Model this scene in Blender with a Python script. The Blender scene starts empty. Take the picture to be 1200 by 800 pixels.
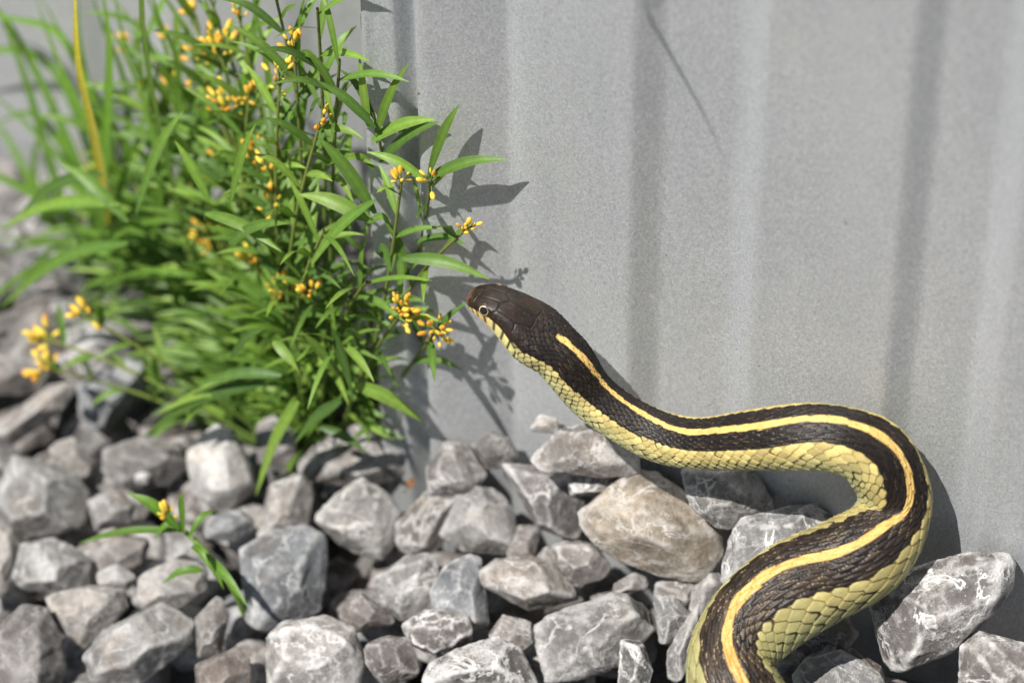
import bpy, bmesh, math, random
import numpy as np
from mathutils import Vector, Matrix, Quaternion

random.seed(7)
rng = np.random.default_rng(11)
scene = bpy.context.scene
col = scene.collection

# ------------------------------------------------------------------ camera
PITCH = math.radians(42.0); FPX = 3870.0; ROLL = math.radians(0.76); CAM_H = 0.53; SLOPE = 0.15
R0 = np.array([1.0, 0, 0]); FW = np.array([0, math.cos(PITCH), -math.sin(PITCH)]); U0 = np.array([0, math.sin(PITCH), math.cos(PITCH)])
cr, sr = math.cos(ROLL), math.sin(ROLL)
CR = R0*cr - U0*sr          # camera right
CU = R0*sr + U0*cr          # camera up
CAM = np.array([0, 0, CAM_H])
cam_data = bpy.data.cameras.new('camera')
cam = bpy.data.objects.new('camera', cam_data); col.objects.link(cam)
M = Matrix.Identity(4)
for i, ax in enumerate((CR, CU, -FW)):
    for k in range(3): M[k][i] = ax[k]
M[2][3] = CAM_H
cam.matrix_world = M
cam_data.sensor_width = 36.0
cam_data.lens = FPX*36.0/1200.0
cam_data.clip_start = 0.02; cam_data.clip_end = 200.0
cam_data.dof.use_dof = True
cam_data.dof.focus_distance = 0.690
cam_data.dof.aperture_fstop = 9.4
scene.camera = cam

# ------------------------------------------------------------------ sky, sun, exposure
SUN_DIR = np.array([0.385, 0.372, -0.845]); SUN_DIR /= np.linalg.norm(SUN_DIR)      # the way the light travels
world = bpy.data.worlds.new("World"); scene.world = world; world.use_nodes = True
wn = world.node_tree; bg = wn.nodes['Background']
sky = wn.nodes.new('ShaderNodeTexSky'); sky.sky_type = 'NISHITA'; sky.sun_disc = False
sky.sun_elevation = math.asin(-SUN_DIR[2]); sky.sun_rotation = math.atan2(-SUN_DIR[0], -SUN_DIR[1]) % (2*math.pi)
sky.air_density = 1.0; sky.dust_density = 1.0
wn.links.new(sky.outputs['Color'], bg.inputs['Color']); bg.inputs['Strength'].default_value = 0.05
sd = bpy.data.lights.new('sun', 'SUN'); sd.energy = 5.0; sd.angle = math.radians(0.53); sd.color = (1.0, 0.965, 0.92)
so = bpy.data.objects.new('sun', sd); col.objects.link(so)
so.rotation_euler = Vector(SUN_DIR).to_track_quat('-Z', 'Y').to_euler(); so.location = (-0.8, -0.7, 1.7)
scene.view_settings.view_transform = 'Standard'; scene.view_settings.look = 'None'
scene.view_settings.exposure = 0.55; scene.view_settings.gamma = 1.0

# ------------------------------------------------------------------ where things stand
def ray(px, py):
    return FW + CR*((px-600)/FPX) + CU*((400-py)/FPX)
def at_depth(px, py, t): return CAM + ray(px, py)*t
def on_ground(px, py, dz=0.0):                       # the gravel falls gently away from the wall's right end
    d = ray(px, py); t = (dz-CAM_H)/(d[2]-SLOPE*d[0]); return CAM + d*t
def ground_z(x): return SLOPE*x
WA = on_ground(430, 540); WB = on_ground(1190, 730)
WU = np.array([WB[0]-WA[0], WB[1]-WA[1], 0]); WU /= np.linalg.norm(WU)     # along the wall
WN = np.array([WU[1], -WU[0], 0])                                         # out of the wall
WO = np.array([WA[0], WA[1], 0.0])
def off_wall(px, py, mm):
    d = ray(px, py); t = ((WO-CAM)@WN + mm*0.001)/(d@WN); return CAM + d*t
def wall_u(p): return float((np.asarray(p)-WO)@WU)
def depth_of(p): return float((np.asarray(p)-CAM)@FW)

# ------------------------------------------------------------------ object helpers
def tag(o, label=None, cat=None, group=None, kind=None):
    if label: o['label'] = label
    if cat: o['category'] = cat
    if group: o['group'] = group
    if kind: o['kind'] = kind
    return o
def empty(name, loc):
    o = bpy.data.objects.new(name, None); o.empty_display_size = 0.01; o.location = loc; col.objects.link(o); return o
def mesh_np(name, V, Fq, mat=None, smooth=True):
    """V (n,3); Fq (m,3) or (m,4) int array."""
    V = np.ascontiguousarray(V, np.float32); Fq = np.ascontiguousarray(Fq, np.int32)
    me = bpy.data.meshes.new(name); k = Fq.shape[1]
    me.vertices.add(len(V)); me.vertices.foreach_set('co', V.ravel())
    me.loops.add(Fq.size); me.loops.foreach_set('vertex_index', Fq.ravel())
    me.polygons.add(len(Fq)); me.polygons.foreach_set('loop_start', np.arange(0, Fq.size, k, dtype=np.int32))
    try: me.polygons.foreach_set('loop_total', np.full(len(Fq), k, np.int32))
    except Exception: pass
    me.polygons.foreach_set('use_smooth', np.full(len(Fq), smooth, bool))
    me.update(calc_edges=True)
    if mat: me.materials.append(mat)
    return me
def link(name, me, parent=None):
    o = bpy.data.objects.new(name, me); col.objects.link(o)
    if parent: o.parent = parent
    return o
def set_colors(me, C):
    a = me.color_attributes.new('tint', 'FLOAT_COLOR', 'POINT')
    C4 = np.ones((len(C), 4), np.float32); C4[:, :3] = C
    a.data.foreach_set('color', C4.ravel())

# value noise on arrays
_T = rng.random((32, 32, 32)).astype(np.float32)
def vnoise(P):
    P = np.asarray(P, np.float64); i = np.floor(P).astype(int); f = P-i; f = f*f*(3-2*f); out = 0
    for dx in (0, 1):
        wx = f[:, 0] if dx else 1-f[:, 0]
        for dy in (0, 1):
            wy = f[:, 1] if dy else 1-f[:, 1]
            for dz in (0, 1):
                wz = f[:, 2] if dz else 1-f[:, 2]
                out = out + wx*wy*wz*_T[(i[:, 0]+dx) & 31, (i[:, 1]+dy) & 31, (i[:, 2]+dz) & 31]
    return out-0.5
def fbm(P, oct=3, gain=0.5):
    a, s, o = 1.0, 1.0, 0
    for k in range(oct): o = o + a*vnoise(P*s+7.3*k); a *= gain; s *= 2.03
    return o
def spline(ts, Y, tq):
    """natural cubic spline through rows of Y."""
    ts = np.asarray(ts, float); Y = np.asarray(Y, float)
    if Y.ndim == 1: return spline(ts, Y[:, None], tq)[:, 0]
    n = len(ts); h = np.diff(ts); A = np.eye(n); B = np.zeros_like(Y)
    for i in range(1, n-1):
        A[i, i-1] = h[i-1]; A[i, i] = 2*(h[i-1]+h[i]); A[i, i+1] = h[i]
        B[i] = 6*((Y[i+1]-Y[i])/h[i]-(Y[i]-Y[i-1])/h[i-1])
    Mm = np.linalg.solve(A, B)
    k = np.clip(np.searchsorted(ts, tq, side='right')-1, 0, n-2)
    dl = (tq-ts[k])[:, None]; dr = (ts[k+1]-tq)[:, None]; hk = h[k][:, None]
    return (Mm[k]*dr**3+Mm[k+1]*dl**3)/(6*hk)+(Y[k]/hk-Mm[k]*hk/6)*dr+(Y[k+1]/hk-Mm[k+1]*hk/6)*dl
def norm(v): return v/np.maximum(np.linalg.norm(v, axis=-1, keepdims=True), 1e-12)

# ------------------------------------------------------------------ materials
class NT:
    def __init__(s, name):
        s.m = bpy.data.materials.new(name); s.m.use_nodes = True; s.t = s.m.node_tree
        s.b = s.t.nodes['Principled BSDF']; s.out = s.t.nodes['Material Output']
    def n(s, typ, **kw):
        nd = s.t.nodes.new(typ)
        for k, v in kw.items(): setattr(nd, k, v)
        return nd
    def l(s, a, b): s.t.links.new(a, b)
    def val(s, sock, v):
        if isinstance(v, bpy.types.NodeSocket): s.l(v, sock)
        else: sock.default_value = v
    def noise(s, vec, scale, detail=4, rough=0.55, dist=0.0):
        nd = s.n('ShaderNodeTexNoise'); s.l(vec, nd.inputs['Vector'])
        nd.inputs['Scale'].default_value = scale; nd.inputs['Detail'].default_value = detail
        nd.inputs['Roughness'].default_value = rough; nd.inputs['Distortion'].default_value = dist
        return nd.outputs['Fac']
    def math(s, op, a, b=0.0, c=0.0, clamp=False):
        nd = s.n('ShaderNodeMath', operation=op, use_clamp=clamp)
        for i, v in enumerate((a, b, c)): s.val(nd.inputs[i], v)
        return nd.outputs[0]
    def ramp(s, fac, stops):
        nd = s.n('ShaderNodeValToRGB'); e = nd.color_ramp.elements
        while len(e) < len(stops): e.new(0.5)
        for el, (p, c) in zip(e, stops): el.position = p; el.color = (*c, 1) if len(c) == 3 else c
        s.l(fac, nd.inputs['Fac']); return nd.outputs['Color']
    def step(s, fac, a, b):
        nd = s.n('ShaderNodeMapRange'); s.l(fac, nd.inputs['Value'])
        nd.inputs['From Min'].default_value = a; nd.inputs['From Max'].default_value = b; nd.clamp = True
        return nd.outputs['Result']
    def mix(s, fac, a, b, mode='MIX'):
        nd = s.n('ShaderNodeMix', data_type='RGBA', blend_type=mode)
        s.val(nd.inputs['Factor'], fac)
        for sock, v in ((nd.inputs['A'] if False else nd.inputs[6], a), (nd.inputs[7], b)):
            if isinstance(v, bpy.types.NodeSocket): s.l(v, sock)
            else: sock.default_value = (*v, 1)
        return nd.outputs[2]
    def bump(s, h, strength, dist, prev=None):
        nd = s.n('ShaderNodeBump'); s.l(h, nd.inputs['Height'])
        nd.inputs['Strength'].default_value = strength; nd.inputs['Distance'].default_value = dist
        if prev is not None: s.l(prev, nd.inputs['Normal'])
        return nd.outputs['Normal']
    def coords(s, which='Object'): return s.n('ShaderNodeTexCoord').outputs[which]
    def mapping(s, vec, rot=(0, 0, 0), scale=(1, 1, 1), loc=(0, 0, 0)):
        nd = s.n('ShaderNodeMapping'); s.l(vec, nd.inputs['Vector'])
        nd.inputs['Rotation'].default_value = rot; nd.inputs['Scale'].default_value = scale; nd.inputs['Location'].default_value = loc
        return nd.outputs['Vector']
    def set(s, **kw):
        for k, v in kw.items(): s.val(s.b.inputs[k.replace('_', ' ')], v)

def stone_material():
    t = NT('limestone'); oi = t.n('ShaderNodeObjectInfo'); co = t.coords()
    add = t.n('ShaderNodeVectorMath', operation='ADD'); sc = t.n('ShaderNodeVectorMath', operation='SCALE')
    comb = t.n('ShaderNodeCombineXYZ')
    for i in range(3): t.l(t.math('MULTIPLY', oi.outputs['Random'], (7.1, 3.3, 5.7)[i]), comb.inputs[i])
    t.l(co, add.inputs[0]); t.l(comb.outputs[0], add.inputs[1]); v = add.outputs[0]
    big = t.noise(v, 90, 5, 0.6); mid = t.noise(v, 420, 6, 0.65); fine = t.noise(v, 2200, 4, 0.7)
    base = oi.outputs['Color']
    c = t.mix(t.step(big, 0.33, 0.68), t.mix(1.0, base, (0.60, 0.585, 0.575), 'MULTIPLY'), t.mix(1.0, base, (1.26, 1.25, 1.23), 'MULTIPLY'))
    c = t.mix(t.step(mid, 0.35, 0.7), t.mix(1.0, c, (0.72, 0.71, 0.7), 'MULTIPLY'), t.mix(1.0, c, (1.2, 1.19, 1.18), 'MULTIPLY'))
    c = t.mix(t.step(fine, 0.3, 0.7), t.mix(1.0, c, (0.82, 0.82, 0.82), 'MULTIPLY'), t.mix(1.0, c, (1.12, 1.12, 1.12), 'MULTIPLY'))
    # rusty tint in patches
    rust = t.math('MULTIPLY', t.step(t.noise(t.mapping(v, loc=(3, 1, 2)), 130, 4), 0.56, 0.74), 0.45)
    c = t.mix(rust, c, t.mix(1.0, c, (1.25, 0.98, 0.72), 'MULTIPLY'))
    dusty = oi.outputs['Alpha']
    # chalk veins
    vn = t.noise(v, 75, 5, 0.6, 0.6)
    line = t.step(t.math('ABSOLUTE', t.math('SUBTRACT', vn, 0.5)), 0.022, 0.004)
    line = t.math('MULTIPLY', line, t.step(t.noise(v, 160, 3), 0.36, 0.52))
    line2 = t.math('MULTIPLY', t.step(t.math('ABSOLUTE', t.math('SUBTRACT', t.noise(t.mapping(v, loc=(1, 5, 2)), 210, 4, 0.6, 0.8), 0.5)), 0.014, 0.002), t.step(t.noise(v, 110, 2), 0.5, 0.62))
    line = t.math('MAXIMUM', line, t.math('MULTIPLY', line2, 0.8))
    # chalk dust on worn edges
    pt = t.n('ShaderNodeNewGeometry').outputs['Pointiness']
    edge = t.math('MULTIPLY', t.step(t.math('ADD', pt, t.math('MULTIPLY', t.math('SUBTRACT', mid, 0.5), 0.12)), 0.508, 0.56), 0.85)
    patch = t.math('MULTIPLY', t.step(t.math('ADD', big, t.math('MULTIPLY', fine, 0.35)), 0.72, 0.86), 0.55)
    speck = t.math('MULTIPLY', t.step(t.noise(v, 1500, 2), 0.68, 0.74), 0.6)
    chalk = t.math('MAXIMUM', t.math('MAXIMUM', line, edge), t.math('MAXIMUM', patch, speck))
    chalk = t.math('MULTIPLY', chalk, dusty, clamp=True)
    c = t.mix(chalk, c, (0.66, 0.645, 0.62))
    pits = t.step(t.noise(t.mapping(v, loc=(9, 4, 1)), 900, 3, 0.6), 0.66, 0.75)
    c = t.mix(t.math('MULTIPLY', pits, 0.5), c, t.mix(1.0, c, (0.45, 0.43, 0.42), 'MULTIPLY'))
    nb = t.bump(big, 0.4, 0.0014); nb = t.bump(mid, 0.9, 0.0009, nb); nb = t.bump(fine, 0.8, 0.00022, nb)
    t.set(Base_Color=c, Roughness=0.82, Normal=nb); t.b.inputs['Specular IOR Level'].default_value = 0.35
    return t.m
M_STONE = stone_material()

def bed_material():
    t = NT('gravel_bed_grit'); v = t.coords()
    vo = t.n('ShaderNodeTexVoronoi'); t.l(v, vo.inputs['Vector']); vo.inputs['Scale'].default_value = 70
    vs = t.n('ShaderNodeTexVoronoi'); t.l(v, vs.inputs['Vector']); vs.inputs['Scale'].default_value = 300
    n = t.noise(v, 900, 4)
    c = t.mix(vo.outputs['Color'], (0.10, 0.092, 0.084), (0.20, 0.19, 0.18)); c = t.mix(t.step(n, .3, .7), t.mix(1.0, c, (.6, .6, .6), 'MULTIPLY'), c)
    h = t.math('SUBTRACT', 1.0, vo.outputs['Distance'])
    nb = t.bump(h, 1.0, 0.012); nb = t.bump(vs.outputs['Distance'], .6, .002, nb)
    t.set(Base_Color=c, Roughness=0.9, Normal=nb); return t.m
M_BED = bed_material()

def wall_material():
    t = NT('galvanised_steel'); v = t.coords()
    # local frame of the sheet: x along the wall, z up.  The embossed grain runs on a slant.
    d = t.mapping(v, rot=(0, math.radians(-52), 0), scale=(1.0, 1.0, 0.62))
    g1 = t.noise(d, 1500, 5, 0.75); g2 = t.noise(v, 2600, 3, 0.6); cloud = t.noise(t.mapping(v, scale=(1, 1, 0.45)), 28, 4, 0.55)
    streak = t.noise(t.mapping(v, scale=(1, 1, 0.06)), 90, 4, 0.6); spang = t.noise(v, 130, 3, 0.5)
    c = t.ramp(cloud, [(0.30, (0.425, 0.44, 0.447)), (0.5, (0.48, 0.492, 0.496)), (0.72, (0.525, 0.534, 0.532))])
    c = t.mix(t.math('MULTIPLY', t.step(streak, 0.4, 0.75), 0.30), c, (0.56, 0.565, 0.56))
    c = t.mix(t.math('MULTIPLY', t.step(spang, 0.35, 0.7), 0.16), c, (0.38, 0.395, 0.405))
    c = t.mix(t.step(g1, 0.32, 0.68), t.mix(1.0, c, (0.80, 0.80, 0.80), 'MULTIPLY'), t.mix(1.0, c, (1.15, 1.15, 1.15), 'MULTIPLY'))
    c = t.mix(t.step(g2, 0.34, 0.66), t.mix(1.0, c, (0.84, 0.84, 0.84), 'MULTIPLY'), t.mix(1.0, c, (1.14, 1.14, 1.14), 'MULTIPLY'))
    c = t.mix(t.math('MULTIPLY', t.step(t.noise(v, 520, 2), 0.74, 0.78), 0.55), c, (0.12, 0.115, 0.11))
    c = t.mix(t.math('MULTIPLY', t.step(t.noise(t.mapping(v, loc=(2, 3, 4)), 330, 2), 0.745, 0.78), 0.7), c, (0.66, 0.65, 0.62))
    glint = t.n('ShaderNodeAttribute', attribute_name='tint').outputs['Fac']
    glint = t.math('MULTIPLY', glint, t.math('MULTIPLY', t.step(g2, 0.36, 0.60), t.step(streak, 0.28, 0.6)))
    c = t.mix(t.math('MULTIPLY', glint, 0.55), c, (0.66, 0.68, 0.72))  # bright glint painted onto the sunward rib slopes, broken up by grain
    # faint limey film in a few places
    c = t.mix(t.math('MULTIPLY', t.step(t.noise(t.mapping(v, loc=(5, 1, 7)), 34, 3), 0.6, 0.74), 0.35), c, (0.44, 0.45, 0.38))
    nb = t.bump(g1, 0.55, 0.00028); nb = t.bump(g2, 0.35, 0.00012, nb); nb = t.bump(cloud, 0.25, 0.0025, nb)
    t.set(Base_Color=c, Metallic=0.45, Roughness=0.42, Normal=nb); return t.m
M_WALL = wall_material()

def attr_material(name, rough, spec=0.5, trans=0.0, bump=None, coat=0.0):
    t = NT(name); at = t.n('ShaderNodeAttribute', attribute_name='tint'); v = t.coords()
    c = at.outputs['Color']
    n = t.noise(v, 600, 4, 0.6)
    c = t.mix(t.step(n, 0.3, 0.7), t.mix(1.0, c, (0.85, 0.85, 0.85), 'MULTIPLY'), t.mix(1.0, c, (1.12, 1.12, 1.12), 'MULTIPLY'))
    t.set(Base_Color=c, Roughness=rough); t.b.inputs['Specular IOR Level'].default_value = spec
    if coat: t.b.inputs['Coat Weight'].default_value = coat; t.b.inputs['Coat Roughness'].default_value = 0.2
    if bump: t.set(Normal=t.bump(t.noise(v, bump[0], 4, 0.6), bump[1], bump[2]))
    if trans:
        tr = t.n('ShaderNodeBsdfTranslucent'); t.l(t.mix(1.0, c, (1.15, 1.25, 0.55), 'MULTIPLY'), tr.inputs['Color'])
        mx = t.n('ShaderNodeMixShader'); mx.inputs[0].default_value = trans
        t.l(t.b.outputs[0], mx.inputs[1]); t.l(tr.outputs[0], mx.inputs[2]); t.l(mx.outputs[0], t.out.inputs['Surface'])
    return t.m
M_SNAKE = attr_material('snake_skin', 0.42, 0.26, bump=(5200, 0.35, 0.00007))
M_LEAF = attr_material('leaf', 0.45, 0.35, trans=0.35, bump=(1400, 0.25, 0.0002))
M_STEM = attr_material('stem', 0.55, 0.3)
M_BUD = attr_material('petal', 0.55, 0.25, trans=0.25)

def eye_material():
    t = NT('snake_eye'); v = t.coords(); s = t.n('ShaderNodeSeparateXYZ'); t.l(v, s.inputs[0])
    r = t.math('SQRT', t.math('ADD', t.math('POWER', t.math('ABSOLUTE', s.outputs[0]), 2), t.math('POWER', t.math('ABSOLUTE', s.outputs[1]), 2)))
    c = t.ramp(t.math('MULTIPLY', r, 600.0), [(0.0, (.004, .004, .004)), (0.52, (.004, .004, .004)), (0.55, (.72, .55, .28)), (0.62, (.60, .40, .16)), (0.67, (.05, .028, .014)), (1, (.05, .03, .02))])
    t.set(Base_Color=c, Roughness=0.06); t.b.inputs['Coat Weight'].default_value = 1.0; return t.m
M_EYE = eye_material()

# ------------------------------------------------------------------ ground
def build_bed():
    n = 90; xs = np.concatenate([-np.geomspace(60, .35, 14), np.linspace(-.33, .33, n), np.geomspace(.35, 60, 14)])
    ys = np.concatenate([.55-np.geomspace(60, .35, 14), np.linspace(.22, .92, n), .55+np.geomspace(.39, 60, 14)])
    X, Y = np.meshgrid(xs, ys); P = np.stack([X.ravel(), Y.ravel(), 0*X.ravel()], 1)
    z = SLOPE*np.clip(P[:, 0], -.5, .5)-0.029 + 0.005*fbm(P*70, 3)
    P[:, 2] = z
    w = len(xs); i = np.arange(len(ys)-1)[:, None]*w+np.arange(w-1)[None]; i = i.ravel()
    o = link('ground', mesh_np('ground', P, np.stack([i, i+1, i+w+1, i+w], 1), M_BED)); o['kind'] = 'structure'
build_bed()

# ------------------------------------------------------------------ walls
def sheet(name, us, hs, z0, z1, parent, thick=0.0009):
    """corrugated sheet: profile hs(us) swept from z0 to z1, with a back and closed rims; local x along the wall, y into it, z up."""
    nz = 24; zs = np.linspace(z0, z1, nz); n = len(us)
    def face(off):
        V = np.zeros((nz, n, 3)); V[:, :, 0] = us[None]; V[:, :, 1] = -hs[None]+off; V[:, :, 2] = zs[:, None]
        W = V.reshape(-1, 3)
        V[:, :, 1] += (0.0006*fbm(W*np.array([22, 0, 12.0])+3.1, 2)).reshape(nz, n)
        return V.reshape(-1, 3)
    A, B = face(0), face(thick); N0 = len(A)
    i = (np.arange(nz-1)[:, None]*n+np.arange(n-1)[None]).ravel()
    F = [np.stack([i, i+1, i+n+1, i+n], 1), np.stack([i+n, i+n+1, i+1, i], 1)+N0]
    for e in (0, n-1):
        j = np.arange(nz-1)*n+e; F.append(np.stack([j, j+n, j+n+N0, j+N0], 1))
    for e in (0, nz-1):
        j = e*n+np.arange(n-1); F.append(np.stack([j, j+1, j+1+N0, j+N0], 1))
    me = mesh_np(name, np.concatenate([A, B]), np.concatenate(F), M_WALL)
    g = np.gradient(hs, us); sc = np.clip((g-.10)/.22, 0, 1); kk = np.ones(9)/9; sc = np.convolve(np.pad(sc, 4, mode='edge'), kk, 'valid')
    sc = np.tile(sc, nz*2); set_colors(me, np.stack([sc]*3, 1))                # mask for the painted glint on rib slopes facing the sun
    return link(name, me, parent)
def profile(pts, du=0.0003, soft=0.0007):
    u = np.arange(pts[0][0], pts[-1][0], du); h = np.interp(u, [p[0] for p in pts], [p[1] for p in pts])
    k = int(4*soft/du); x = np.arange(-k, k+1)*du; g = np.exp(-.5*(x/soft)**2); g /= g.sum()
    return u, np.convolve(np.pad(h, k, mode='edge'), g, mode='valid')
def wall_px(px): return wall_u(off_wall(px, 0, 0))
ang = math.atan2(WU[1], WU[0])
wall = empty('steel_wall', WO); wall.rotation_euler = (0, 0, ang)
tag(wall, 'grey galvanised corrugated steel wall that the snake leans against', 'wall')
u0 = wall_px(412)
pts = [(u0, -.0035), (u0+.0006, -.0004), (u0+.0016, .0007), (wall_px(424), .0004), (wall_px(430), -.0002), (wall_px(459), -.0002), (wall_px(463), -.0036), (wall_px(473), -.0036), (wall_px(485), .0014),
       (wall_px(500), .0012), (wall_px(580), -.0030), (wall_px(592), -.0024), (wall_px(745), .0016), (wall_px(775), -.0010), (wall_px(862), -.0012), (wall_px(902), .0012),
       (wall_px(1078), .0014), (wall_px(1106), -.0012), (wall_px(1182), -.0014), (wall_px(1222), .0012)]
u = wall_px(1222)
for k in range(9):
    pts += [(u+.034, .0014), (u+.0395, -.0012), (u+.055, -.0014), (u+.062, .0012)]; u += .062
us, hs = profile([(a, b*1.5-.0013) for a, b in pts])
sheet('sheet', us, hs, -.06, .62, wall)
# the sheet turns the corner and runs back to the recessed wall
rec = float((on_ground(0, 180)-WO)@WN)
def slab(name, x0, x1, y0, y1, z0, z1, parent):
    V = np.array([(x, y, z) for z in (z0, z1) for y in (y0, y1) for x in (x0, x1)], float)
    F = np.array([(0, 1, 3, 2), (4, 6, 7, 5), (0, 4, 5, 1), (1, 5, 7, 3), (3, 7, 6, 2), (2, 6, 4, 0)])
    return link(name, mesh_np(name, V, F, M_WALL, False), parent)
slab('return_panel', u0-.0002, u0+.0010, .0035, -rec-.002, -.06, .62, wall)
back = empty('recessed_steel_wall', WO+WN*rec); back.rotation_euler = (0, 0, ang)
tag(back, 'blurred grey steel wall set back behind the weeds and grass', 'wall')
pts = [(-.9, 0.0)]; u = -.9
while u < u0-.07: pts += [(u+.034, .0002), (u+.040, -.0024), (u+.055, -.0024), (u+.062, 0)]; u += .062
pts += [(u0-.0005, 0.0)]
us2, hs2 = profile(pts, du=0.001)
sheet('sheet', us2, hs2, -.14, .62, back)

# ------------------------------------------------------------------ stones
_ico = {}
def ico(n):
    if n not in _ico:
        bm = bmesh.new(); bmesh.ops.create_icosphere(bm, subdivisions=n, radius=1.0)
        _ico[n] = (np.array([v.co[:] for v in bm.verts]), np.array([[v.index for v in f.verts] for f in bm.faces])); bm.free()
    return _ico[n]
def poly_stone(planes, offs, axes, sub, size, p=34, rough=1.0, chips=9):
    D, F = ico(sub); D = norm((D*np.array(axes)))
    q = np.maximum(D@planes.T, 0)/offs[None]
    q = np.concatenate([q, np.full((len(q), 1), 1/1.18/offs.max())], 1)
    qm = q.max(1, keepdims=True); r = 1/(qm[:, 0]*((q/qm)**p).sum(1)**(1/p))
    V = D*r[:, None]; sd = rng.random(3)*20
    # break the corners off along flat fracture planes
    for _ in range(chips):
        d = norm(rng.normal(size=3)); h = (V@d).max()*rng.uniform(.88, .97); m = D@d
        lim = np.where(m > 1e-3, h/np.maximum(m, 1e-3), 1e9); r = np.minimum(r, lim); V = D*r[:, None]
    k = 1/size
    n = 0.025*fbm(V*k*1.5+sd, 2)+0.040*fbm(V*k*4+sd, 3)+0.036*fbm(V*k*11+sd, 3)
    # chipped steps
    ch = vnoise(V*k*2.3+sd+5); n = n-0.075*np.clip((ch-0.10)*22, 0, 1)*rough
    return V*(1+n*rough)[:, None], F

GREY = (.30, .30, .30); PALE = (.41, .40, .385); WHITE = (.50, .49, .47); BLUE = (.255, .27, .285); BROWN = (.215, .19, .172)
TAN = (.40, .345, .27); PINK = (.285, .268, .258); DARK = (.17, .16, .155); WARM = (.31, .29, .268)
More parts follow.
